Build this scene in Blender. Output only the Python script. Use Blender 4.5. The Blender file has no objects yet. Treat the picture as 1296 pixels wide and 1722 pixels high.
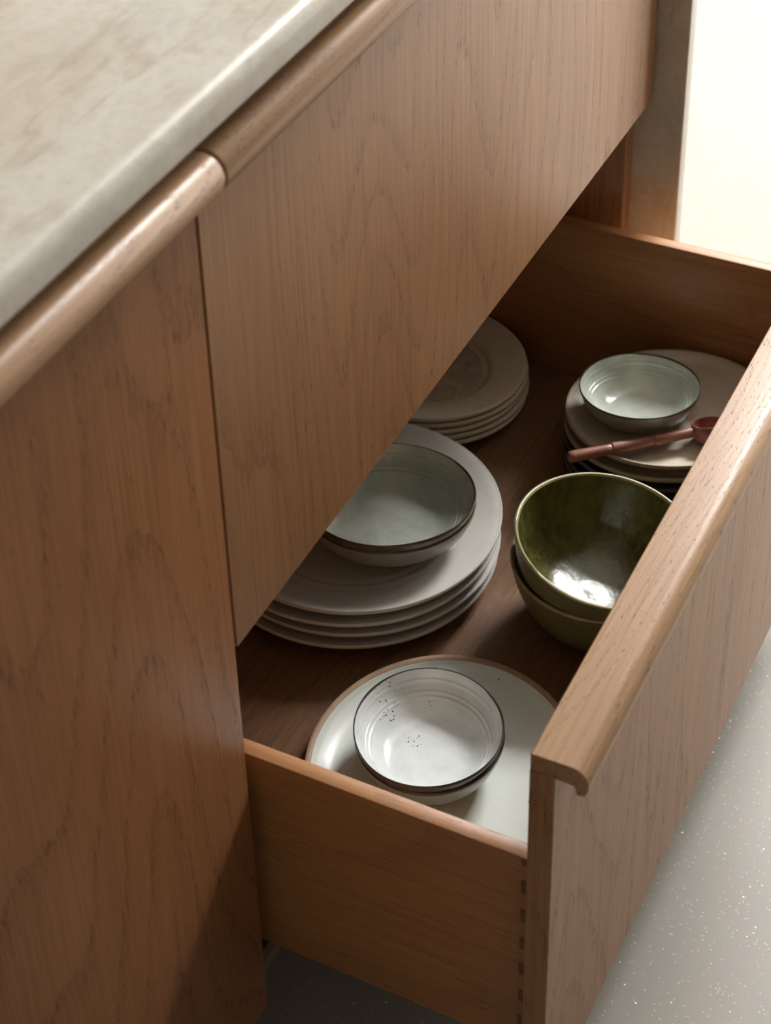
import bpy, bmesh, math, random
from mathutils import Matrix, Vector

S = bpy.context.scene
COL = S.collection
PI = math.pi
random.seed(7)

# ------------------------------------------------------------------ camera
FPX, W, H = 3314.62, 1296.0, 1722.0
cam_d = bpy.data.cameras.new('camera')
cam = bpy.data.objects.new('camera', cam_d)
COL.objects.link(cam)
cam.matrix_world = Matrix(((0.4616, 0.5300, -0.7113, -0.8197),
                           (-0.8862, 0.2389, -0.3971, -0.5396),
                           (-0.0406, 0.8136, 0.5799, 1.3784),
                           (0, 0, 0, 1)))
cam_d.sensor_fit = 'VERTICAL'
cam_d.sensor_height = 24.0
cam_d.lens = FPX * 24.0 / H
cam_d.shift_x = 104.69 / H
cam_d.shift_y = -335.93 / H
cam_d.clip_start = 0.05
cam_d.clip_end = 60
cam_d.dof.use_dof = True
cam_d.dof.focus_distance = 1.68
cam_d.dof.aperture_fstop = 7.0
S.camera = cam

# ------------------------------------------------------------------ world, window daylight, added fill lamps, exposure
world = bpy.data.worlds.new('daylight_sky')
S.world = world
world.use_nodes = True
bg = world.node_tree.nodes['Background']
bg.inputs['Color'].default_value = (0.80, 0.88, 1.0, 1)
bg.inputs['Strength'].default_value = 0.6

WIN_X, WIN_Y0, WIN_Y1, WIN_Z0, WIN_Z1 = 4.00, -0.90, 1.65, 1.20, 2.60
FW_X0, FW_X1, FW_Z0, FW_Z1, FW_Y = 2.00, 3.30, -0.08, 1.90, -1.30      # opening of an unseen window, added to light the fronts
SKY_X0, SKY_X1, SKY_Y0, SKY_Y1, SKY_Z = 2.90, 3.95, -1.25, 0.10, 2.75  # extent of the added roof opening, out of view


def area(name, loc, aim, sx, sy, power, color):
    d = bpy.data.lights.new(name, 'AREA')
    d.shape = 'RECTANGLE'
    d.size, d.size_y = sx, sy
    d.energy = power
    d.color = color
    o = bpy.data.objects.new(name, d)
    COL.objects.link(o)
    o.location = loc
    o.rotation_euler = (Vector(aim) - Vector(loc)).to_track_quat('-Z', 'Y').to_euler()
    return o


# daylight entering through the window in the wall beyond the far end of the island
area('window_daylight', (WIN_X + 0.12, (WIN_Y0 + WIN_Y1) / 2, (WIN_Z0 + WIN_Z1) / 2),
     (0, (WIN_Y0 + WIN_Y1) / 2, (WIN_Z0 + WIN_Z1) / 2),
     WIN_Y1 - WIN_Y0, WIN_Z1 - WIN_Z0, 85.0, (1.0, 0.99, 0.985))
# added overhead fill at an unseen roof opening, brightens counter and crockery
area('added_roof_fill', ((SKY_X0 + SKY_X1) / 2, (SKY_Y0 + SKY_Y1) / 2, SKY_Z + 0.10),
     ((SKY_X0 + SKY_X1) / 2, (SKY_Y0 + SKY_Y1) / 2, 0), SKY_X1 - SKY_X0, SKY_Y1 - SKY_Y0, 400.0, (1.0, 0.99, 0.99))
area('added_front_fill', ((FW_X0 + FW_X1) / 2, FW_Y - 0.12, (FW_Z0 + FW_Z1) / 2), ((FW_X0 + FW_X1) / 2, 0, (FW_Z0 + FW_Z1) / 2),  # added fill lamp outside the view, lights the fronts with a falloff
     FW_X1 - FW_X0, FW_Z1 - FW_Z0, 80.0, (1.0, 0.985, 0.97))

S.view_settings.view_transform = 'Standard'
S.view_settings.look = 'None'
S.view_settings.gamma = 1.0
S.view_settings.use_curve_mapping = False
S.view_settings.exposure = -0.13
try:
    S.cycles.max_bounces = 8
    S.cycles.diffuse_bounces = 4
    S.cycles.glossy_bounces = 4
    S.cycles.use_denoising = True
    S.cycles.sample_clamp_indirect = 6.0
except Exception:
    pass


# ------------------------------------------------------------------ node helpers
class NT:
    def __init__(self, name):
        self.m = bpy.data.materials.new(name)
        self.m.use_nodes = True
        self.t = self.m.node_tree
        self.b = self.t.nodes['Principled BSDF']

    def n(self, typ, **kw):
        nd = self.t.nodes.new(typ)
        for k, v in kw.items():
            if k.startswith('_'):
                nd.inputs[k[1:]].default_value = v
            else:
                setattr(nd, k, v)
        return nd

    def l(self, a, b):
        self.t.links.new(a, b)

    def val(self, sock, v):
        if hasattr(v, 'is_output') or isinstance(v, bpy.types.NodeSocket):
            self.l(v, sock)
        else:
            sock.default_value = v

    def math(self, op, a, b=0.0, c=None, clamp=False):
        nd = self.t.nodes.new('ShaderNodeMath')
        nd.operation = op
        nd.use_clamp = clamp
        self.val(nd.inputs[0], a)
        self.val(nd.inputs[1], b)
        if c is not None:
            self.val(nd.inputs[2], c)
        return nd.outputs[0]

    def mix(self, f, a, b, mode='MIX'):
        nd = self.t.nodes.new('ShaderNodeMix')
        nd.data_type = 'RGBA'
        nd.blend_type = mode
        self.val(nd.inputs[0], f)
        self.val(nd.inputs[6], a if not isinstance(a, tuple) else a + (1,))
        self.val(nd.inputs[7], b if not isinstance(b, tuple) else b + (1,))
        return nd.outputs[2]

    def smooth(self, v, lo, hi):
        nd = self.t.nodes.new('ShaderNodeMapRange')
        nd.interpolation_type = 'SMOOTHSTEP'
        self.val(nd.inputs['Value'], v)
        nd.inputs['From Min'].default_value = lo
        nd.inputs['From Max'].default_value = hi
        return nd.outputs[0]

    def noise(self, vec, scale, detail=2.0, rough=0.5, dist=0.0):
        nd = self.n('ShaderNodeTexNoise', _Scale=scale, _Detail=detail, _Roughness=rough, _Distortion=dist)
        self.l(vec, nd.inputs['Vector'])
        return nd.outputs['Fac']

    def mapping(self, vec, loc=(0, 0, 0), scale=(1, 1, 1), rot=(0, 0, 0)):
        nd = self.n('ShaderNodeMapping')
        nd.inputs['Location'].default_value = loc
        nd.inputs['Rotation'].default_value = rot
        nd.inputs['Scale'].default_value = scale
        self.l(vec, nd.inputs['Vector'])
        return nd.outputs[0]

    def bump(self, h, strength, dist):
        nd = self.n('ShaderNodeBump')
        nd.inputs['Strength'].default_value = strength
        nd.inputs['Distance'].default_value = dist
        self.l(h, nd.inputs['Height'])
        self.l(nd.outputs[0], self.b.inputs['Normal'])

    def objco(self):
        return self.n('ShaderNodeTexCoord').outputs['Object']

    def set(self, **kw):
        for k, v in kw.items():
            self.val(self.b.inputs[k.replace('_', ' ')], v)


def wood(name, axis, light=(0.37, 0.198, 0.090), dark=(0.235, 0.108, 0.042), pore=(0.060, 0.030, 0.016),
         seed=0.0, rough=0.42, ring=26.0, warp=1.0, pores=1.0, coat=0.0, spec=0.5, plen=0.05, tonal=0.5):
    """stained oak, grain along axis 0/1/2 of the object's own coordinates"""
    t = NT(name)
    co = t.objco()
    info = t.n('ShaderNodeObjectInfo')
    off = t.n('ShaderNodeVectorMath', operation='SCALE')
    off.inputs[0].default_value = (3.1, 1.7, 2.3)
    t.l(info.outputs['Random'], off.inputs['Scale'])
    add = t.n('ShaderNodeVectorMath', operation='ADD')
    t.l(co, add.inputs[0])
    t.l(off.outputs[0], add.inputs[1])
    co = add.outputs[0]

    def sc(a):
        s = [1.0, 1.0, 1.0]
        s[axis] = a
        return tuple(s)
    L = (seed, seed * 0.7, seed * 1.3)
    # slow figure: contour lines of a stretched noise give cathedral and straight grain
    low = t.noise(t.mapping(co, L, sc(0.16)), 5.0 * warp, 1.0, 0.4)
    wav = t.noise(t.mapping(co, L, sc(0.05)), 45.0, 2.0, 0.5)
    ph = t.math('ADD', t.math('MULTIPLY', low, ring), t.math('MULTIPLY', wav, 0.5))
    saw = t.math('FRACT', ph)
    band = t.smooth(saw, 0.55, 1.0)
    fib = t.noise(t.mapping(co, L, sc(0.012)), 1150.0, 3.0, 0.6)
    fib2 = t.noise(t.mapping(co, L, sc(0.02)), 260.0, 2.0, 0.5)
    tone = t.noise(t.mapping(co, L, sc(0.25)), 11.0, 2.0, 0.5)
    pn = t.noise(t.mapping(co, (L[0] + 5, L[1], L[2]), sc(plen)), 1500.0, 1.0, 0.5)
    thr = t.math('SUBTRACT', 0.70, t.math('MULTIPLY', band, 0.13))
    pm = t.math('MULTIPLY', t.math('SUBTRACT', pn, thr), 11.0, clamp=True)
    pm = t.math('MULTIPLY', pm, pores, clamp=True)
    f = t.math('ADD', t.math('MULTIPLY', t.smooth(fib, 0.32, 0.68), 0.50),
               t.math('MULTIPLY', t.smooth(fib2, 0.30, 0.70), 0.38))
    ln = t.noise(t.mapping(co, (L[0] + 9, L[1], L[2]), sc(0.007)), 900.0, 2.0, 0.6)
    f = t.math('ADD', f, t.math('MULTIPLY', t.smooth(ln, 0.52, 0.72), 0.45))
    f = t.math('ADD', t.math('SUBTRACT', f, 0.07), t.math('MULTIPLY', band, 0.18))
    f = t.math('ADD', f, t.math('MULTIPLY', t.math('SUBTRACT', tone, 0.5), tonal), clamp=True)
    c = t.mix(f, light, dark)
    c = t.mix(t.math('MULTIPLY', pm, 0.90), c, pore)
    t.l(c, t.b.inputs['Base Color'])
    r = t.math('ADD', rough, t.math('MULTIPLY', pm, 0.25))
    t.l(r, t.b.inputs['Roughness'])
    t.set(Specular_IOR_Level=spec)
    if coat:
        t.set(Coat_Weight=coat, Coat_Roughness=0.48)
    hgt = t.math('SUBTRACT', t.math('MULTIPLY', fib, 0.25), pm)
    t.bump(hgt, 0.35, 0.0004)
    return t.m


def stone(name, tint=(1, 1, 1), rough=0.34):
    t = NT(name)
    co = t.objco()
    m1 = t.mapping(co, (0.3, 0.1, 0.2), (1, 1.6, 1), (0.2, 0.1, 0.55))
    big = t.noise(m1, 4.2, 5, 0.55, 1.2)
    mid = t.noise(m1, 22.0, 7, 0.66, 0.5)
    fine = t.noise(co, 130.0, 5, 0.7)
    c = t.mix(t.smooth(big, 0.32, 0.68), (0.58, 0.55, 0.485), (0.52, 0.472, 0.385))
    c = t.mix(t.math('MULTIPLY', t.smooth(mid, 0.49, 0.70), 0.80), c, (0.425, 0.362, 0.268))
    c = t.mix(t.math('MULTIPLY', t.smooth(mid, 0.48, 0.28), 0.70), c, (0.60, 0.585, 0.54))
    grey = t.noise(t.mapping(co, (4, 2, 1), (1.0, 1.8, 1.0), (0, 0, 0.3)), 7.0, 5, 0.6, 0.4)
    c = t.mix(t.math('MULTIPLY', t.smooth(grey, 0.50, 0.70), 0.62), c, (0.43, 0.413, 0.37))
    # a few thin brown veins: ridge of a slow stretched noise, broken up by the mottling
    vn = t.noise(t.mapping(co, (1.30, 0.20, 0), (0.55, 2.0, 1.0), (0, 0, 0.85)), 2.3, 4, 0.5, 0.25)
    ridge = t.math('ABSOLUTE', t.math('SUBTRACT', vn, 0.5))
    vein = t.math('MULTIPLY', t.smooth(ridge, 0.008, 0.0), t.smooth(mid, 0.36, 0.58))
    c = t.mix(t.math('MULTIPLY', vein, 0.32), c, (0.27, 0.20, 0.125))
    c = t.mix(t.math('MULTIPLY', t.smooth(fine, 0.42, 0.72), 0.42), c, (0.42, 0.365, 0.28))
    t.l(c, t.b.inputs['Base Color'])
    t.set(Roughness=rough)
    t.bump(t.math('ADD', t.math('MULTIPLY', fine, 0.5), t.math('MULTIPLY', mid, 0.8)), 0.25, 0.0012)
    return t.m


def floor_mat():
    t = NT('speckled_microcement')
    co = t.objco()
    n1 = t.noise(co, 3.0, 4, 0.55)
    n2 = t.noise(co, 900.0, 2, 0.6)
    c = t.mix(n1, (0.255, 0.234, 0.20), (0.30, 0.277, 0.238))
    c = t.mix(t.math('MULTIPLY', t.smooth(n2, 0.45, 0.75), 0.35), c, (0.25, 0.225, 0.185))
    v = t.n('ShaderNodeTexVoronoi', _Scale=150.0)
    t.l(co, v.inputs['Vector'])
    sep = t.n('ShaderNodeSeparateColor')
    t.l(v.outputs['Color'], sep.inputs[0])
    fleck = t.math('MULTIPLY', t.smooth(v.outputs['Distance'], 0.17, 0.10), t.math('GREATER_THAN', sep.outputs[0], 0.90))
    dk = t.math('MULTIPLY', t.smooth(v.outputs['Distance'], 0.13, 0.08), t.math('LESS_THAN', sep.outputs[0], 0.035))
    v2 = t.n('ShaderNodeTexVoronoi', _Scale=420.0)
    t.l(co, v2.inputs['Vector'])
    sep2 = t.n('ShaderNodeSeparateColor')
    t.l(v2.outputs['Color'], sep2.inputs[0])
    fl2 = t.math('MULTIPLY', t.smooth(v2.outputs['Distance'], 0.30, 0.2), t.math('GREATER_THAN', sep2.outputs[1], 0.88))
    c = t.mix(t.math('MULTIPLY', fl2, 0.5), c, (0.86, 0.84, 0.80))
    c = t.mix(fleck, c, (0.95, 0.94, 0.92))
    c = t.mix(t.math('MULTIPLY', dk, 0.7), c, (0.12, 0.10, 0.08))
    t.l(c, t.b.inputs['Base Color'])
    t.set(Roughness=0.42, Specular_IOR_Level=0.35)
    t.bump(n2, 0.12, 0.0005)
    return t.m


def glaze(name, c1, c2, rough=0.12, nscale=28.0, speck=None, edge=None, coat=0.0, bump=0.0, streak=None):
    """glazed stoneware: two-tone cloudy glaze, optional iron specks (list of local spots x,y,radius,density)"""
    t = NT(name)
    co = t.objco()
    n = t.noise(co, nscale, 4, 0.6, 0.6)
    c = t.mix(t.smooth(n, 0.32, 0.70), c1, c2)
    if streak:
        sn = t.noise(t.mapping(co, (0, 0, 0), (1, 1, 0.12)), 210.0, 3, 0.6)
        c = t.mix(t.math('MULTIPLY', t.smooth(sn, 0.42, 0.72), 0.55), c, streak)
    fine = t.noise(co, 420.0, 3, 0.6)
    c = t.mix(t.math('MULTIPLY', t.smooth(fine, 0.5, 0.8), 0.12), c, tuple(x * 0.6 for x in c1))
    if speck:
        v = t.n('ShaderNodeTexVoronoi', _Scale=430.0)
        t.l(co, v.inputs['Vector'])
        sp = t.n('ShaderNodeSeparateColor')
        t.l(v.outputs['Color'], sp.inputs[0])
        dot = t.smooth(v.outputs['Distance'], 0.36, 0.24)
        tot = None
        for (x, y, rx, ry, dens) in speck:
            pos = t.mapping(co, (-x / rx, -y / ry, 0), (1 / rx, 1 / ry, 0))
            ln = t.n('ShaderNodeVectorMath', operation='LENGTH')
            t.l(pos, ln.inputs[0])
            m = t.math('MULTIPLY', t.math('LESS_THAN', ln.outputs['Value'], 1.0), t.math('LESS_THAN', sp.outputs[0], dens))
            tot = m if tot is None else t.math('MAXIMUM', tot, m)
        c = t.mix(t.math('MULTIPLY', tot, dot), c, (0.02, 0.017, 0.014))
    t.l(c, t.b.inputs['Base Color'])
    t.set(Roughness=rough)
    if coat:
        t.set(Coat_Weight=coat, Coat_Roughness=0.05)
    if bump:
        t.bump(t.noise(co, 60.0, 3, 0.5), bump, 0.002)
    return t.m


def plain(name, c, rough=0.6, var=0.15, nscale=120.0, metallic=0.0):
    t = NT(name)
    co = t.objco()
    n = t.noise(co, nscale, 4, 0.6)
    t.l(t.mix(n, tuple(x * (1 - var) for x in c), tuple(min(1, x * (1 + var)) for x in c)), t.b.inputs['Base Color'])
    t.set(Roughness=rough, Metallic=metallic)
    return t.m


M = {}
M['wood_z'] = wood('stained_oak_upright_grain', 2, light=(0.41, 0.212, 0.092), dark=(0.262, 0.117, 0.043), seed=1.3, spec=0.5, rough=0.46, coat=0.45)
M['wood_x'] = wood('stained_oak_long_grain', 0, light=(0.46, 0.285, 0.160), dark=(0.315, 0.175, 0.088), tonal=0.12, seed=4.1, ring=34.0, rough=0.37, warp=2.2, plen=0.13)
M['wood_door'] = wood('stained_oak_door_veneer', 2, light=(0.290, 0.128, 0.049), dark=(0.178, 0.070, 0.024), pore=(0.05, 0.026, 0.014), seed=6.2, ring=30.0, spec=0.3)
M['wood_y'] = wood('stained_oak_cross_grain', 1, light=(0.47, 0.225, 0.088), dark=(0.32, 0.138, 0.048), seed=7.7, ring=16.0, pores=0.5, rough=0.42)
M['wood_end'] = wood('stained_oak_end_grain', 1, light=(0.23, 0.125, 0.056), dark=(0.165, 0.085, 0.037), seed=2.2, pores=0.6)
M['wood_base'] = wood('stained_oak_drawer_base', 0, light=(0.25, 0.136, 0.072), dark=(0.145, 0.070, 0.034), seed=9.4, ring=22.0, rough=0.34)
M['spoon'] = wood('reddish_turned_wood', 0, light=(0.34, 0.145, 0.095), dark=(0.20, 0.075, 0.05), pore=(0.10, 0.035, 0.025), seed=3.3, ring=50, warp=3.0, rough=0.40)
M['stone'] = stone('cream_quartzite')
M['floor'] = floor_mat()
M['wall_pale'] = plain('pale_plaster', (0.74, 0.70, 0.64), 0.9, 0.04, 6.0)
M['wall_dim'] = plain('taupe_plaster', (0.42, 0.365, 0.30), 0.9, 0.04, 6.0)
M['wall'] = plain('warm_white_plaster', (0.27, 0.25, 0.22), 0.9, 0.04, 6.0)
M['ceiling'] = plain('white_ceiling_paint', (0.86, 0.85, 0.83), 0.9, 0.02, 6.0)
M['frame'] = plain('painted_window_frame', (0.55, 0.54, 0.52), 0.5, 0.03)
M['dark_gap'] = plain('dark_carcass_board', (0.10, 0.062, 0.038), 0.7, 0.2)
M['plinth'] = plain('brushed_bronze_plinth', (0.20, 0.15, 0.11), 0.45, 0.1)


# ------------------------------------------------------------------ mesh helpers
def link(name, me, mat, parent=None, loc=(0, 0, 0)):
    o = bpy.data.objects.new(name, me)
    COL.objects.link(o)
    if mat is not None and not me.materials:
        me.materials.append(mat)
    o.parent = parent
    o.location = loc
    return o


def empty(name, loc=(0, 0, 0)):
    o = bpy.data.objects.new(name, None)
    COL.objects.link(o)
    o.location = loc
    o.empty_display_size = 0.05
    return o


def tag(o, label, cat, group=None):
    o['label'] = label
    o['category'] = cat
    if group:
        o['group'] = group
    return o


def struct(o):
    o['kind'] = 'structure'
    return o


def bm_mesh(bm, name, smooth=False, angle=None):
    bmesh.ops.recalc_face_normals(bm, faces=bm.faces[:])
    me = bpy.data.meshes.new(name)
    if smooth:
        for f in bm.faces:
            f.smooth = True
    bm.to_mesh(me)
    bm.free()
    if smooth and angle is not None:
        me.set_sharp_from_angle(angle=math.radians(angle))
    return me


def add_box(bm, x0, x1, y0, y1, z0, z1):
    r = bmesh.ops.create_cube(bm, size=1.0)
    for v in r['verts']:
        v.co = Vector(((x0 + x1) / 2 + v.co.x * (x1 - x0), (y0 + y1) / 2 + v.co.y * (y1 - y0), (z0 + z1) / 2 + v.co.z * (z1 - z0)))
    return r['verts']


def box(name, x0, x1, y0, y1, z0, z1, mat, parent=None, bev=0.0008, loc=(0, 0, 0), seg=2):
    bm = bmesh.new()
    add_box(bm, x0, x1, y0, y1, z0, z1)
    if bev:
        bmesh.ops.bevel(bm, geom=bm.edges[:], offset=bev, segments=seg, affect='EDGES', profile=0.5)
    return link(name, bm_mesh(bm, name, True, 40), mat, parent, loc)


def extrude_x(name, prof, x0, x1, mat, parent=None, bev=0.0, angle=35, loc=(0, 0, 0)):
    """closed (y, z) profile extruded along x with slightly eased ends"""
    bm = bmesh.new()
    a = [bm.verts.new((x0, y, z)) for y, z in prof]
    b = [bm.verts.new((x1, y, z)) for y, z in prof]
    n = len(prof)
    for i in range(n):
        bm.faces.new((a[i], a[(i + 1) % n], b[(i + 1) % n], b[i]))
    fa = bm.faces.new(a)
    fb = bm.faces.new(b[::-1])
    if bev:
        ed = list(fa.edges) + list(fb.edges)
        bmesh.ops.bevel(bm, geom=ed, offset=bev, segments=2, affect='EDGES', profile=0.5)
    return link(name, bm_mesh(bm, name, True, angle), mat, parent, loc)


def lathe(name, prof, mat, parent=None, seg=96, rx=1.0, ry=1.0, rot=0.0, wob=0.0, ph=0.0, zw=0.0, closed=True, loc=(0, 0, 0)):
    """prof: list of (r, z). rx, ry stretch the circle along rot. wob: radial wobble, zw: rim height wobble"""
    zmax = max(p[1] for p in prof)
    zmin = min(p[1] for p in prof)
    bm = bmesh.new()
    ca, sa = math.cos(rot), math.sin(rot)
    rings = []
    for (r, z) in prof:
        if r < 1e-6:
            rings.append([bm.verts.new((0, 0, z))])
            continue
        ring = []
        for k in range(seg):
            a = 2 * PI * k / seg
            h = (z - zmin) / max(1e-6, zmax - zmin)
            w = 1 + wob * h * (0.6 * math.cos(2 * a + ph) + 0.5 * math.cos(3 * a + 1.7 * ph + 0.4) + 0.25 * math.sin(5 * a + ph))
            x, y = r * w * math.cos(a) * rx, r * w * math.sin(a) * ry
            dz = zw * h * (math.cos(2 * a + ph * 2.1) + 0.5 * math.sin(3 * a + ph))
            ring.append(bm.verts.new((ca * x - sa * y, sa * x + ca * y, z + dz)))
        rings.append(ring)
    n = len(rings)
    for i in range(n if closed else n - 1):
        A, B = rings[i], rings[(i + 1) % n]
        if len(A) == 1 and len(B) == 1:
            continue
        for k in range(seg):
            k2 = (k + 1) % seg
            if len(A) == 1:
                bm.faces.new((A[0], B[k2], B[k]))
            elif len(B) == 1:
                bm.faces.new((A[k], A[k2], B[0]))
            else:
                bm.faces.new((A[k], A[k2], B[k2], B[k]))
    return link(name, bm_mesh(bm, name, True, 50), mat, parent, loc)


def smooth_prof(pts, sub=6, closed=False):
    """Catmull-Rom through (r, z) points"""
    out = []
    n = len(pts)
    for i in range(n - 1):
        p0 = pts[max(i - 1, 0)]
        p1, p2 = pts[i], pts[i + 1]
        p3 = pts[min(i + 2, n - 1)]
        for k in range(sub):
            t = k / sub
            q = []
            for d in (0, 1):
                q.append(0.5 * (2 * p1[d] + (p2[d] - p0[d]) * t + (2 * p0[d] - 5 * p1[d] + 4 * p2[d] - p3[d]) * t * t
                                + (3 * p1[d] - p0[d] - 3 * p2[d] + p3[d]) * t ** 3))
            out.append((max(0.0, q[0]), q[1]))
    out.append(pts[-1])
    return out


# ------------------------------------------------------------------ room shell
FZ = -0.105
RX0, RX1, RY0, RY1, RZ1 = -2.6, 4.0, FW_Y, 2.6, 2.75
struct(box('floor', RX0, RX1, RY0, RY1, FZ - 0.05, FZ, M['floor'], bev=0))
bm = bmesh.new()
add_box(bm, RX0, SKY_X0, RY0, RY1, RZ1, RZ1 + 0.12)
add_box(bm, SKY_X1, RX1, RY0, RY1, RZ1, RZ1 + 0.12)
add_box(bm, SKY_X0, SKY_X1, RY0, SKY_Y0, RZ1, RZ1 + 0.12)
add_box(bm, SKY_X0, SKY_X1, SKY_Y1, RY1, RZ1, RZ1 + 0.12)
struct(link('ceiling', bm_mesh(bm, 'ceiling'), M['ceiling']))
sky = struct(empty('added_roof_window', ((SKY_X0 + SKY_X1) / 2, (SKY_Y0 + SKY_Y1) / 2, RZ1)))  # roof opening invented to hold the overhead fill lamp
box('glazing_bar', -0.02, 0.02, SKY_Y0 - (SKY_Y0 + SKY_Y1) / 2, SKY_Y1 - (SKY_Y0 + SKY_Y1) / 2, 0.0, 0.04, M['frame'], sky, bev=0.003)
struct(box('wall_left', RX0 - 0.1, RX0, RY0, RY1, FZ, RZ1, M['wall_dim'], bev=0))
struct(box('wall_back', RX0, RX1, RY1, RY1 + 0.1, FZ, RZ1, M['wall_pale'], bev=0))
bm = bmesh.new()
add_box(bm, RX0, FW_X0, RY0 - 0.1, RY0, FZ, RZ1)
add_box(bm, FW_X1, RX1, RY0 - 0.1, RY0, FZ, RZ1)
add_box(bm, FW_X0, FW_X1, RY0 - 0.1, RY0, FZ, FW_Z0)
add_box(bm, FW_X0, FW_X1, RY0 - 0.1, RY0, FW_Z1, RZ1)
struct(link('wall_front', bm_mesh(bm, 'wall_front'), M['wall']))
win3 = struct(empty('added_front_window', ((FW_X0 + FW_X1) / 2, RY0 - 0.05, FW_Z0)))  # unseen window invented for the fill lamp across the aisle
for xx in (-(FW_X1 - FW_X0) / 2 + 0.025, 0.0, (FW_X1 - FW_X0) / 2 - 0.025):
    box('mullion', xx - 0.025, xx + 0.025, -0.03, 0.03, 0.0, FW_Z1 - FW_Z0, M['frame'], win3, bev=0.003)
bm = bmesh.new()
add_box(bm, RX1, RX1 + 0.1, RY0, WIN_Y0, FZ, RZ1)
add_box(bm, RX1, RX1 + 0.1, WIN_Y1, RY1, FZ, RZ1)
add_box(bm, RX1, RX1 + 0.1, WIN_Y0, WIN_Y1, FZ, WIN_Z0)
add_box(bm, RX1, RX1 + 0.1, WIN_Y0, WIN_Y1, WIN_Z1, RZ1)
struct(link('wall_right', bm_mesh(bm, 'wall_right'), M['wall']))
win = struct(empty('window_1', (RX1 + 0.05, (WIN_Y0 + WIN_Y1) / 2, WIN_Z0)))
ww, wh = WIN_Y1 - WIN_Y0, WIN_Z1 - WIN_Z0
bm = bmesh.new()
add_box(bm, -0.03, 0.03, -ww / 2, -ww / 2 + 0.05, 0, wh)
add_box(bm, -0.03, 0.03, ww / 2 - 0.05, ww / 2, 0, wh)
add_box(bm, -0.03, 0.03, -ww / 2 + 0.05, ww / 2 - 0.05, 0, 0.05)
add_box(bm, -0.03, 0.03, -ww / 2 + 0.05, ww / 2 - 0.05, wh - 0.05, wh)
link('window_frame', bm_mesh(bm, 'window_frame'), M['frame'], win)
for yy in (-ww / 6, ww / 6):
    box('mullion', -0.025, 0.025, yy - 0.03, yy + 0.03, 0.05, wh - 0.05, M['frame'], win, bev=0.003)

# ------------------------------------------------------------------ cabinets
TOPZ = 0.802          # top of the upper row of fronts
LOWZ = 0.397          # top of the open drawer front
HT = 0.0157           # thickness of the handle strip
XR = 0.8445           # right end of the fronts


def handle_prof():
    """lipped edge pull: y outward negative from the front face, z down from the top"""
    p = [(0.018, -0.0008), (0.0172, 0.0)]
    p.append((-0.0110, 0.0))
    for k in range(1, 9):
        a = (PI / 2) * k / 8
        p.append((-0.0110 - 0.0120 * math.sin(a), -0.0135 + 0.0135 * math.cos(a)))
    p += [(-0.0229, -0.0165), (-0.0223, -0.0195), (-0.0211, -0.0222), (-0.0192, -0.0239), (-0.0172, -0.0245),
          (-0.0154, -0.0243), (-0.0147, -0.0236), (-0.0146, -0.0182), (-0.0141, -0.0166), (-0.0126, -HT), (0.018, -HT)]
    return p


HP = handle_prof()


def plan_front(name, x0, x1, z0, z1, r0, r1, mat, parent, loc):
    """front board (y 0..0.018) with eased upright edges"""
    pts = []
    T = 0.018
    for (cx, r, a0) in ((x0 + r0, r0, PI), (x1 - r1, r1, 1.5 * PI)):
        for k in range(7):
            a = a0 + (PI / 2) * k / 6
            pts.append((cx + r * math.cos(a), r + r * math.sin(a)))
    pts += [(x1, T), (x0, T)]
    bm = bmesh.new()
    lo = [bm.verts.new((x, y, z0)) for x, y in pts]
    hi = [bm.verts.new((x, y, z1)) for x, y in pts]
    n = len(pts)
    for i in range(n):
        bm.faces.new((lo[i], lo[(i + 1) % n], hi[(i + 1) % n], hi[i]))
    f1 = bm.faces.new(lo[::-1])
    bm.faces.new(hi)
    bmesh.ops.bevel(bm, geom=list(f1.edges), offset=0.0007, segments=2, affect='EDGES', profile=0.5)
    return link(name, bm_mesh(bm, name, True, 35), mat, parent, loc)


# --- cabinet with the drawers; the empty stands on the floor at its near front corner
cab = tag(empty('kitchen_cabinet', (0.0, 0.0, FZ)),
          'brown oak drawer cabinet with its lower drawer pulled open, next to stone end panel', 'cabinet')
z = -FZ               # local height of the fronts' lower edge
CD = 0.56             # depth of the carcass
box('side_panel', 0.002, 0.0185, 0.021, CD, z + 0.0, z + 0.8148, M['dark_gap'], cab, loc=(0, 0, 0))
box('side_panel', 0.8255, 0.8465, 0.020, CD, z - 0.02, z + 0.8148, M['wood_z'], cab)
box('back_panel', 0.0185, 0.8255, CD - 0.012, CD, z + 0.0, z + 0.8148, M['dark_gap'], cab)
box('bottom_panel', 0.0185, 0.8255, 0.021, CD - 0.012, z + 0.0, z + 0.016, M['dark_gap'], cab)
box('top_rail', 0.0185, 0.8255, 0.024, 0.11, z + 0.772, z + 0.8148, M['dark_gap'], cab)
box('toe_kick', 0.001, 0.8465, 0.058, 0.074, 0.0, z - 0.001, M['plinth'], cab)

# upper drawer, closed
bm = bmesh.new()
add_box(bm, 0.030, 0.814, 0.021, 0.50, 0.440, 0.452)
add_box(bm, 0.020, 0.030, 0.021, 0.50, 0.428, 0.640)
add_box(bm, 0.814, 0.824, 0.021, 0.50, 0.428, 0.640)
add_box(bm, 0.030, 0.814, 0.490, 0.50, 0.452, 0.640)
up = link('drawer', bm_mesh(bm, 'drawer_box'), M['wood_y'], cab, (0, 0, z))
plan_front('front_panel', 0.0015, XR, 0.400, TOPZ - HT, 0.0008, 0.009, M['wood_z'], up, (0, 0, 0))
extrude_x('handle', [(y, zz + TOPZ) for y, zz in HP], 0.0015, XR, M['wood_x'], up, bev=0.0008)

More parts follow.
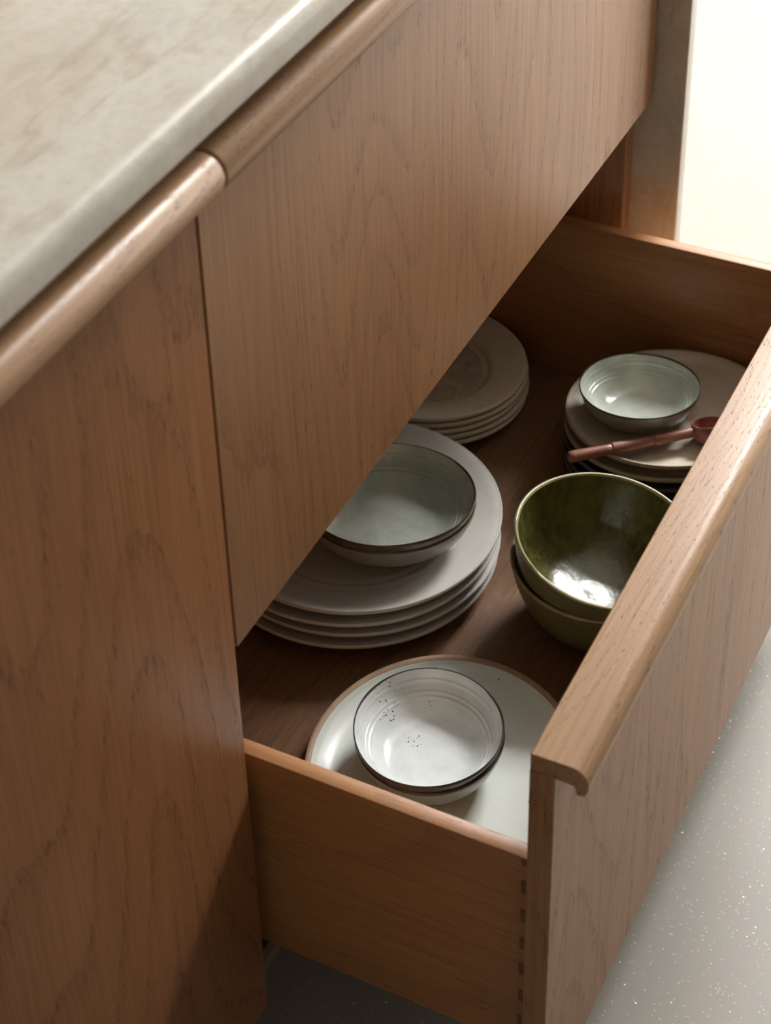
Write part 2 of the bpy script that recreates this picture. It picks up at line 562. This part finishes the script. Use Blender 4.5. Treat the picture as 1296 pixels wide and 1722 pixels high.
# lower drawer, pulled out: outer face of the front at y = -0.2366
YO = -0.2366
YI = YO + 0.018
DS0, DS1, DT = 0.0198, 0.8003, 0.0134       # outer faces of the sides, thickness
DZ0, DZ1, DZF = 0.0475, 0.2672, 0.0726      # side bottom, side top, drawer base surface
DB = 0.285                                  # back of the box
bm = bmesh.new()
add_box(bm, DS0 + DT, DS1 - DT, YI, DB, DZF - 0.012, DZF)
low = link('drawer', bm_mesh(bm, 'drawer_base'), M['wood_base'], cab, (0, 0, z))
plan_front('front_panel', 0.0015, XR, 0.0, LOWZ - HT, 0.0006, 0.009, M['wood_z'], low, (0, YO, 0))
extrude_x('handle', [(y + YO, zz + LOWZ) for y, zz in HP], 0.0015, XR, M['wood_x'], low, bev=0.0008)
box('side_panel', DS0, DS0 + DT, YI, DB, DZ0, DZ1, M['wood_y'], low, bev=0.0012)
box('side_panel', DS1 - DT, DS1, YI, DB, DZ0, DZ1, M['wood_y'], low, bev=0.0012)
box('back_panel', DS0 + DT, DS1 - DT, DB - 0.013, DB, DZF, DZ1, M['wood_x'], low)
for (za, zb) in ((0.2590, 0.2668), (0.2285, 0.2435), (0.1975, 0.2115), (0.1665, 0.1798), (0.1362, 0.1502),
                 (0.1055, 0.1188), (0.0750, 0.0880), (0.0480, 0.0590)):
    box('dovetail_pin', DS0 - 0.0003, DS0 + 0.006, YI + 0.0002, YI + 0.0112, za, zb, M['wood_end'], low, bev=0.0002, seg=1)

# --- the neighbouring cabinet on the left with its tall front
cab2 = tag(empty('kitchen_cabinet', (-0.60, 0.0, FZ)),
           'brown oak cabinet with a tall closed front, nearest the camera at the left', 'cabinet')
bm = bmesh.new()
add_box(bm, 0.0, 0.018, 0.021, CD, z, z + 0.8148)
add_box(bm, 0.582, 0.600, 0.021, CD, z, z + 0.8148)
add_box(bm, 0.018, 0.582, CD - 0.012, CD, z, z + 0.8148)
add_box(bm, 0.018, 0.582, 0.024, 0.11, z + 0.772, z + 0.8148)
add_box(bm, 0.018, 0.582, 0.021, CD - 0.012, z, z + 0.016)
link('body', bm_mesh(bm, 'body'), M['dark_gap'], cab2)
dr = plan_front('door', 0.0015, 0.5985, 0.0, TOPZ - HT, 0.0008, 0.0008, M['wood_door'], cab2, (0, 0, z))
extrude_x('handle', [(y, zz + TOPZ) for y, zz in HP], 0.0015, 0.5985, M['wood_x'], dr, bev=0.0009)
box('toe_kick', 0.0, 0.600, 0.058, 0.074, 0.0, z - 0.001, M['plinth'], cab2)

# ------------------------------------------------------------------ stone
CZ0, CZ1, CY = 0.8150, 0.8410, -0.0163
pr = [(0.66, CZ0), (0.66, CZ1)]
R1, R2 = 0.0115, 0.0030
for k in range(9):
    a = (PI / 2) * k / 8
    pr.append((CY + R1 - R1 * math.sin(a), CZ1 - R1 + R1 * math.cos(a)))
for k in range(6):
    a = (PI / 2) * k / 5
    pr.append((CY + R2 - R2 * math.cos(a), CZ0 + R2 - R2 * math.sin(a)))
ct = extrude_x('countertop', [(y, zz - CZ0) for y, zz in pr], -1.4, 0.8685, M['stone'], None, angle=30, loc=(0, 0, CZ0))
tag(ct, 'cream quartzite countertop with beige veins and an eased front edge', 'countertop')
ep = box('stone_end_panel', 0.0, 0.0200, -0.0305, 0.66, 0.0, CZ0 - FZ - 0.0003, M['stone'], None, bev=0.0022, loc=(0.8482, 0, FZ), seg=3)
tag(ep, 'upright stone end panel beyond the open drawer, standing on the floor', 'stone panel')

# ------------------------------------------------------------------ crockery
BASE = DZF


# -- four large plates (left) ------------------------------------------------
M['plate_big'] = glaze('warm_grey_plate_glaze', (0.68, 0.665, 0.61), (0.60, 0.585, 0.53), 0.28, 14.0)
rings = []
R = 0.1395
pin = smooth_prof([(0.0, 0.0100), (0.078, 0.0102), (0.098, 0.0112), (0.118, 0.0156), (0.131, 0.0193), (0.1375, 0.0206)], 10)
prof = []
for (r, zz) in pin:      # throwing rings
    amp = 0.00045 if 0.035 < r < 0.105 else 0.0
    prof.append((r, zz + amp * math.sin(r * 2 * PI / 0.0105)))
prof += [(R * 0.993, 0.0210), (R * 0.999, 0.0204), (R, 0.0194), (R, 0.0182), (R * 0.998, 0.0172), (R * 0.993, 0.0166)]
prof += smooth_prof([(R * 0.984, 0.0163), (0.122, 0.0126), (0.104, 0.0072), (0.0905, 0.0026)], 5) + [(0.089, -0.0024), (0.083, -0.0024), (0.081, 0.0022), (0.0, 0.0022)]
words = ['lowest', 'third from the top', 'second from the top', 'topmost']
offs = [(0.4265, 0.1355), (0.4285, 0.1345), (0.4265, 0.1352), (0.4300, 0.1335)]
src = None
for i in range(4):
    x, y = offs[i]
    if src is None:
        src = lathe('dinner_plate', prof, M['plate_big'], seg=128, wob=0.003, ph=0.4)
        o = src
    else:
        o = src.copy()
        COL.objects.link(o)
    o.location = (x, y, BASE + 0.0026 + i * 0.0135)
    o.rotation_euler.z = i * 1.3
    tag(o, ['large warm grey dinner plate lying on the drawer base, lowest of its four', 'large warm grey dinner plate, third from the top of the four under two bowls',
            'large warm grey dinner plate, second from the top of the four under two bowls', 'large warm grey dinner plate carrying two bowls, topmost of its four'][i],
        'plate', 'large plates stacked at the left of the drawer')
BIGTOP = BASE + 0.0026 + 3 * 0.0135


# -- bowls with dark rims ----------------------------------------------------
def bowl(name, R, h, loc, mat, rimmat, outmat, seed, rx=1.0, ry=1.0, rot=0.0, tilt=(0, 0), foot=0.40, grooves=True, rimw=0.0026, wob=0.012):
    """shallow stoneware bowl: body, glazed interior, dark rim, foot ring"""
    root = empty(name, loc)
    root.rotation_euler = (tilt[0], tilt[1], 0)
    kw = dict(rx=rx, ry=ry, rot=rot, wob=wob, ph=seed, zw=R * 0.006, seg=112)
    t = 0.0038
    base = [(0.0, t + 0.0015), (R * 0.30, t + 0.0022), (R * 0.58, t + h * 0.13), (R * 0.77, t + h * 0.36), (R * 0.90, h * 0.68), (R * 0.965, h * 0.90), (R * 0.985, h - 0.0006)]
    inner = []
    for (r, zz) in smooth_prof(base, 14):
        q = r / R
        if grooves:      # raised throwing lines on the wall
            for (c, w, a) in ((0.785, 0.011, 0.0011), (0.830, 0.010, 0.0009), (0.925, 0.010, 0.0009)):
                zz += a * math.exp(-((q - c) / w) ** 2)
        inner.append((r, zz))
    outer = smooth_prof([(R, h - 0.0012), (R * 0.975, h * 0.78), (R * 0.88, h * 0.44), (R * 0.70, h * 0.19), (R * (foot + 0.05), 0.0035), (R * foot, 0.0030)], 6)
    # outside wall and inside skin form one closed pot
    prof = inner + [(R * 0.992, h)] + outer + [(R * foot, 0.0030), (0.0, 0.0030)]
    # split: the glazed inside is the body, the outside wall a part with its own look
    lathe('inner_glaze', inner + [(R * 0.992, h)], mat, root, closed=False, **kw)
    lathe('outer_wall', [(R * 0.992, h)] + outer + [(R * foot, 0.0030), (0.0, 0.0030)], outmat, root, closed=False, **kw)
    kr = dict(kw)
    kr['wob'] = wob
    rp = [(R * 0.980, h * 0.955), (R * 0.984, h - 0.0004), (R * 0.992, h + 0.0004), (R * 1.002, h - 0.0003), (R * 1.003, h - rimw * 0.6), (R * 0.992, h - rimw)]
    lathe('rim', rp, rimmat, root, closed=True, **kr)
    fr = [(R * (foot + 0.045), 0.0042), (R * (foot + 0.035), 0.0004), (R * (foot + 0.015), 0.0), (R * (foot - 0.03), 0.0), (R * (foot - 0.05), 0.0035)]
    kf = dict(kw)
    kf['zw'] = 0
    lathe('foot_ring', fr, outmat, root, closed=True, **kf)
    return root


M['bowl_in'] = glaze('celadon_grey_glaze', (0.60, 0.64, 0.56), (0.44, 0.48, 0.41), 0.10, 22.0, coat=0.3)
M['bowl_in_f'] = glaze('pale_grey_speckled_glaze', (0.81, 0.85, 0.83), (0.65, 0.69, 0.665), 0.09, 16.0, coat=0.3,
                       speck=[(0.022, 0.050, 0.015, 0.010, 0.30), (0.0089, 0.0172, 0.0065, 0.0075, 0.45), (0.0407, 0.0395, 0.002, 0.002, 0.9), (0.0451, 0.0188, 0.002, 0.002, 0.9), (-0.02, 0.052, 0.016, 0.003, 0.2)])
M['bowl_out'] = glaze('iron_brown_outer_glaze', (0.085, 0.062, 0.045), (0.22, 0.205, 0.17), 0.22, 18.0)
M['bowl_out_pale'] = glaze('pale_outer_glaze', (0.30, 0.29, 0.245), (0.22, 0.20, 0.165), 0.22, 18.0)
M['bowl_rim'] = plain('burnt_brown_rim', (0.105, 0.060, 0.034), 0.22, 0.45, 90.0)
M['bowl_rim_dark'] = plain('black_brown_rim', (0.070, 0.056, 0.046), 0.2, 0.4, 90.0)

# two bowls on the large plates
b0 = bowl('bowl', 0.0785, 0.044, (0.4205, 0.0935, BIGTOP + 0.0108), M['bowl_in'], M['bowl_rim'], M['bowl_out_pale'], 1.2, 1.035, 0.935, math.radians(115))
tag(b0, 'grey green bowl with dark rim, under its twin on the large plates', 'bowl', 'dark rimmed bowls on the large plates')
b1 = bowl('bowl', 0.0785, 0.044, (0.4195, 0.0930, BIGTOP + 0.0108 + 0.0092), M['bowl_in'], M['bowl_rim'], M['bowl_out'], 1.2, 1.035, 0.935, math.radians(115))
tag(b1, 'grey green bowl with thin brown rim, upper of two on the large plates', 'bowl', 'dark rimmed bowls on the large plates')

# -- platter at the front ----------------------------------------------------
M['platter'] = glaze('pale_celadon_platter_glaze', (0.74, 0.785, 0.725), (0.68, 0.725, 0.665), 0.32, 9.0,
                     speck=[(0.0, 0.0, 0.12, 0.12, 0.0025)])
M['raw_rim'] = plain('raw_clay_rim', (0.36, 0.235, 0.14), 0.6, 0.25, 160.0)
pl = empty('serving_platter', (0.2150, -0.0555, BASE + 0.0002))
R = 0.1200
kw = dict(rx=1.055, ry=0.965, rot=math.radians(9), seg=128)
pin = smooth_prof([(0.0, 0.0062), (R * 0.62, 0.0066), (R * 0.80, 0.0085), (R * 0.91, 0.0140), (R * 0.955, 0.0185), (R * 0.972, 0.0196)], 8)
pout = [(R * 0.985, 0.0200), (R * 0.999, 0.0196), (R, 0.0180)] + smooth_prof([(R * 0.985, 0.0155), (R * 0.90, 0.0082), (R * 0.74, 0.0030)], 5) + [(R * 0.72, 0), (R * 0.66, 0), (R * 0.64, 0.0022), (0.0, 0.0022)]
lathe('body', pin + pout, M['platter'], pl, **kw)
lathe('rim', [(R * 0.958, 0.0189), (R * 0.972, 0.0200), (R * 0.988, 0.0206), (R * 1.002, 0.0201), (R * 1.004, 0.0178), (R * 0.992, 0.0160)], M['raw_rim'], pl, **kw)
tag(pl, 'pale celadon platter with a bare brown rim at the front of the drawer', 'platter')

zb = BASE + 0.0002 + 0.0068
b2 = bowl('bowl', 0.0655, 0.041, (0.2175, -0.0425, zb), M['bowl_in_f'], M['bowl_rim_dark'], M['bowl_out_pale'], 2.6, 1.03, 0.965, math.radians(21))
tag(b2, 'grey bowl nested under the speckled bowl on the celadon platter', 'bowl', 'bowls on the front platter')
b3 = bowl('bowl', 0.0655, 0.041, (0.2170, -0.0420, zb + 0.0085), M['bowl_in_f'], M['bowl_rim_dark'], M['bowl_out'], 2.6, 1.03, 0.965, math.radians(21))
tag(b3, 'speckled pale grey bowl, upper of two on the celadon platter', 'bowl', 'bowls on the front platter')

# -- five small plates at the back left --------------------------------------
M['plate_small'] = glaze('oatmeal_plate_glaze', (0.84, 0.76, 0.62), (0.78, 0.70, 0.56), 0.36, 30.0)
M['well_glaze'] = glaze('crackled_grey_well_glaze', (0.72, 0.63, 0.50), (0.50, 0.43, 0.35), 0.30, 55.0)
R = 0.1085
kw = dict(rx=0.945, ry=1.045, rot=0.0, seg=112, wob=0.002, ph=1.0)
pin = smooth_prof([(R * 0.585, 0.0058), (R * 0.63, 0.0072), (R * 0.675, 0.0108), (R * 0.74, 0.0128), (R * 0.90, 0.0165), (R * 0.975, 0.0186)], 6)
pout = [(R * 0.992, 0.0188), (R, 0.0178), (R, 0.0152), (R * 0.992, 0.0136)] + smooth_prof([(R * 0.98, 0.0130), (R * 0.85, 0.0098), (R * 0.70, 0.0050), (R * 0.63, 0.0026)], 5) + [(R * 0.615, -0.0022), (R * 0.57, -0.0022), (R * 0.55, 0.0022), (0.0, 0.0022)]
wellp = smooth_prof([(0.0, 0.0052), (R * 0.40, 0.0052), (R * 0.585, 0.0058)], 5)
soff = [(0.6860, 0.1850), (0.6875, 0.1835), (0.6850, 0.1855), (0.6865, 0.1840), (0.6850, 0.1850)]
slab = ['oatmeal side plate at the bottom of the stack of five by the far side',
        'oatmeal side plate, fourth from the top of five by the far side',
        'oatmeal side plate, middle of the stack of five by the far side',
        'oatmeal side plate, second from the top of five by the far side',
        'oatmeal side plate with a crackled well, topmost of five half hidden by the front']
proto = None
for i in range(5):
    if proto is None:
        r_ = empty('side_plate')
        a_ = lathe('body', pin + pout, M['plate_small'], r_, closed=False, **kw)
        b_ = lathe('well', wellp, M['well_glaze'], r_, closed=False, **kw)
        proto = (r_, a_, b_)
    else:
        r_ = proto[0].copy()
        COL.objects.link(r_)
        for s_ in proto[1:]:
            c_ = s_.copy()
            COL.objects.link(c_)
            c_.parent = r_
    r_.location = (soff[i][0], soff[i][1], BASE + 0.0024 + i * 0.0083)
    tag(r_, slab[i], 'plate', 'oatmeal side plates stacked at the back')

# -- mixed stack at the far right --------------------------------------------
M['plate_far'] = glaze('matte_sand_plate_glaze', (0.64, 0.57, 0.455), (0.57, 0.505, 0.40), 0.30, 16.0)
M['plate_slate'] = glaze('slate_green_plate_glaze', (0.060, 0.062, 0.052), (0.040, 0.042, 0.036), 0.30, 16.0)
M['plate_mauve'] = glaze('mauve_brown_plate_glaze', (0.24, 0.185, 0.155), (0.18, 0.14, 0.115), 0.35, 16.0)
M['bare_edge'] = plain('bare_sand_edge', (0.40, 0.34, 0.235), 0.5, 0.15, 160.0)
M['slate_edge'] = plain('dark_edge', (0.085, 0.085, 0.070), 0.4, 0.2, 160.0)
FR = 0.1000
fpin = smooth_prof([(0.0, 0.0094), (FR * 0.70, 0.0095), (FR * 0.84, 0.0108), (FR * 0.93, 0.0146), (FR * 0.975, 0.0182)], 8)
fpout = [(FR * 0.990, 0.0185), (FR, 0.0176), (FR, 0.0155)] + smooth_prof([(FR * 0.99, 0.0140), (FR * 0.90, 0.0085), (FR * 0.74, 0.0035)], 5) + [(FR * 0.72, -0.0044), (FR * 0.66, -0.0044), (FR * 0.64, 0.0022), (0.0, 0.0022)]
ferim = [(FR * 0.972, 0.0178), (FR * 0.982, 0.0189), (FR * 0.997, 0.0188), (FR * 1.004, 0.0172), (FR * 1.003, 0.0152), (FR * 0.990, 0.0142)]
fkw = dict(rx=1.045, ry=0.935, rot=math.radians(129), seg=112, wob=0.002)
fz = [0.0046, 0.0187, 0.0328, 0.0469, 0.0610]
fmat = ['plate_mauve', 'plate_slate', 'plate_slate', 'plate_far', 'plate_far']
fedge = ['plate_mauve', 'slate_edge', 'slate_edge', 'bare_edge', 'bare_edge']
foff = [(0.6840, -0.0905), (0.6790, -0.0915), (0.6830, -0.0890), (0.6815, -0.0900), (0.6845, -0.0895)]
flab = ['mauve brown plate lying lowest under the spoon in the far right stack',
        'dark slate green plate resting on the mauve brown plate, far right stack',
        'upper of two dark slate plates in the middle of the far right stack',
        'sand coloured plate directly on top of the dark slate plates',
        'sand coloured plate carrying the small bowl and wooden spoon']
FTOP = BASE + fz[-1]
for i in range(5):
    r_ = empty('plate', (foff[i][0], foff[i][1], BASE + fz[i]))
    lathe('body', fpin + fpout, M[fmat[i]], r_, ph=i * 0.9, **fkw)
    lathe('rim', ferim, M[fedge[i]], r_, ph=i * 0.9, **fkw)
    tag(r_, flab[i], 'plate', 'mixed plates stacked at the far right')

b4 = bowl('bowl', 0.0572, 0.0372, (0.6680, -0.0620, FTOP + 0.0097), M['bowl_in'], M['bowl_rim_dark'], M['bowl_out_pale'], 4.2, 1.04, 0.93, math.radians(116))
tag(b4, 'small grey green bowl with dark rim on the sand plate beside the spoon', 'bowl')

# -- green bowls --------------------------------------------------------------
M['green_in'] = glaze('olive_green_glaze', (0.125, 0.125, 0.030), (0.070, 0.062, 0.018), 0.27, 26.0, coat=0.12, bump=0.55, streak=(0.19, 0.18, 0.055))
M['green_out'] = glaze('olive_outer_glaze', (0.17, 0.15, 0.055), (0.125, 0.11, 0.040), 0.42, 40.0, bump=0.3, streak=(0.15, 0.13, 0.06))
M['green_rim'] = glaze('pale_olive_rim', (0.40, 0.37, 0.20), (0.30, 0.27, 0.13), 0.3, 60.0)


def green_bowl(name, loc, tilt, ph):
    root = empty(name, loc)
    root.rotation_euler = (tilt[0], tilt[1], 0)
    R, h = 0.0845, 0.078
    kw = dict(seg=128, wob=0.008, ph=ph, zw=0.0005)
    inner = smooth_prof([(0.0, 0.0075), (R * 0.30, 0.0080), (R * 0.55, 0.0135), (R * 0.76, 0.0285), (R * 0.875, 0.0500), (R * 0.942, 0.0690), (R * 0.962, h - 0.001)], 10)
    outer = smooth_prof([(R, h - 0.001), (R * 0.978, h * 0.86), (R * 0.905, h * 0.58), (R * 0.775, h * 0.29), (R * 0.60, h * 0.085), (R * 0.47, 0.0035)], 8) + [(R * 0.46, 0.0032), (0.0, 0.0032)]
    lathe('inner_glaze', inner + [(R * 0.98, h)], M['green_in'], root, closed=False, **kw)
    lathe('outer_wall', [(R * 0.98, h)] + outer, M['green_out'], root, closed=False, **kw)
    lathe('rim', [(R * 0.955, h - 0.0015), (R * 0.966, h + 0.0003), (R * 0.982, h + 0.0008), (R * 0.997, h + 0.0002), (R * 1.003, h - 0.0016), (R * 0.99, h - 0.0030)], M['green_rim'], root, **kw)
    lathe('foot_ring', [(R * 0.50, 0.0045), (R * 0.485, 0.0), (R * 0.43, 0.0), (R * 0.42, 0.0036)], M['green_out'], root, closed=True, seg=96)
    return root


g0 = green_bowl('bowl', (0.4520, -0.1080, BASE + 0.0003), (0, 0), 0.3)
tag(g0, 'deep olive green bowl on the drawer base, lower of the nested pair', 'bowl', 'olive green bowls')
g1 = green_bowl('bowl', (0.4490, -0.0985, BASE + 0.0275), (math.radians(9.5), math.radians(0.0)), 0.9)
tag(g1, 'deep olive green bowl with pale rim, tilted upper one of the nested pair', 'bowl', 'olive green bowls')

# -- wooden spoon -------------------------------------------------------------
sp_root = empty('wooden_spoon')
tip = Vector((0.5595, -0.0298, 0.1588))
end = Vector((0.6480, -0.1260, 0.1578))
d = (end - tip)
Ls = d.length
rotm = d.to_track_quat('X', 'Z').to_euler()
hold = sp_root
hold.location = tip
hold.rotation_euler = rotm


def tube_x(name, pts, mat, parent, seg=24, flat=1.0):
    bm = bmesh.new()
    rings = []
    for (x, r, zc) in pts:
        if r < 1e-6:
            rings.append([bm.verts.new((x, 0, zc))])
        else:
            rings.append([bm.verts.new((x, r * math.cos(2 * PI * k / seg), zc + flat * r * math.sin(2 * PI * k / seg))) for k in range(seg)])
    for A, B in zip(rings, rings[1:]):
        for k in range(seg):
            k2 = (k + 1) % seg
            if len(A) == 1:
                bm.faces.new((A[0], B[k], B[k2]))
            elif len(B) == 1:
                bm.faces.new((A[k], B[0], A[k2]))
            else:
                bm.faces.new((A[k], B[k], B[k2], A[k2]))
    return link(name, bm_mesh(bm, name, True, 45), mat, parent)


s1, s2 = Ls * 0.345, Ls * 0.675
tube_x('handle', [(0.0, 0, 0), (0.0006, 0.0036, 0), (0.002, 0.0054, 0), (0.006, 0.0060, 0), (s1 - 0.006, 0.0050, 0), (s1 - 0.0012, 0.0051, 0), (s1, 0.0045, 0), (s1 + 0.0008, 0.0058, 0),
                  (s1 + 0.006, 0.0060, 0), (s2 - 0.006, 0.0050, 0), (s2 - 0.0012, 0.0051, 0), (s2, 0.0044, 0), (s2 + 0.0008, 0.0056, 0), (s2 + 0.007, 0.0058, 0),
                  (Ls - 0.012, 0.0050, 0), (Ls - 0.002, 0.0052, 0), (Ls + 0.004, 0.0048, 0), (Ls + 0.005, 0, 0)], M['spoon'], hold)
SR = 0.0165
sc_prof = smooth_prof([(0.0, -0.0105), (SR * 0.5, -0.0098), (SR * 0.80, -0.0060), (SR * 0.90, 0.0010), (SR * 0.90, 0.0060)], 5) + [(SR * 0.94, 0.0068), (SR, 0.0060)] + smooth_prof([(SR * 1.01, 0.0), (SR * 0.92, -0.0080), (SR * 0.6, -0.0125), (0.0, -0.0135)], 5)
lathe('scoop', sc_prof, M['spoon'], hold, seg=56, rx=1.05, ry=1.0, closed=False, loc=(Ls + SR * 0.95, 0, 0.0005)).rotation_euler = (math.radians(-19), 0, 0)
tube_x('finial', [(Ls + SR * 1.86, 0, 0.002), (Ls + SR * 1.88, 0.0036, 0.003), (Ls + SR * 2.05, 0.0042, 0.0075), (Ls + SR * 2.30, 0.0036, 0.0120), (Ls + SR * 2.42, 0.0022, 0.0138), (Ls + SR * 2.46, 0, 0.0142)], M['spoon'], hold)
tag(sp_root, 'reddish turned wooden spoon lying across the sand plate', 'spoon')
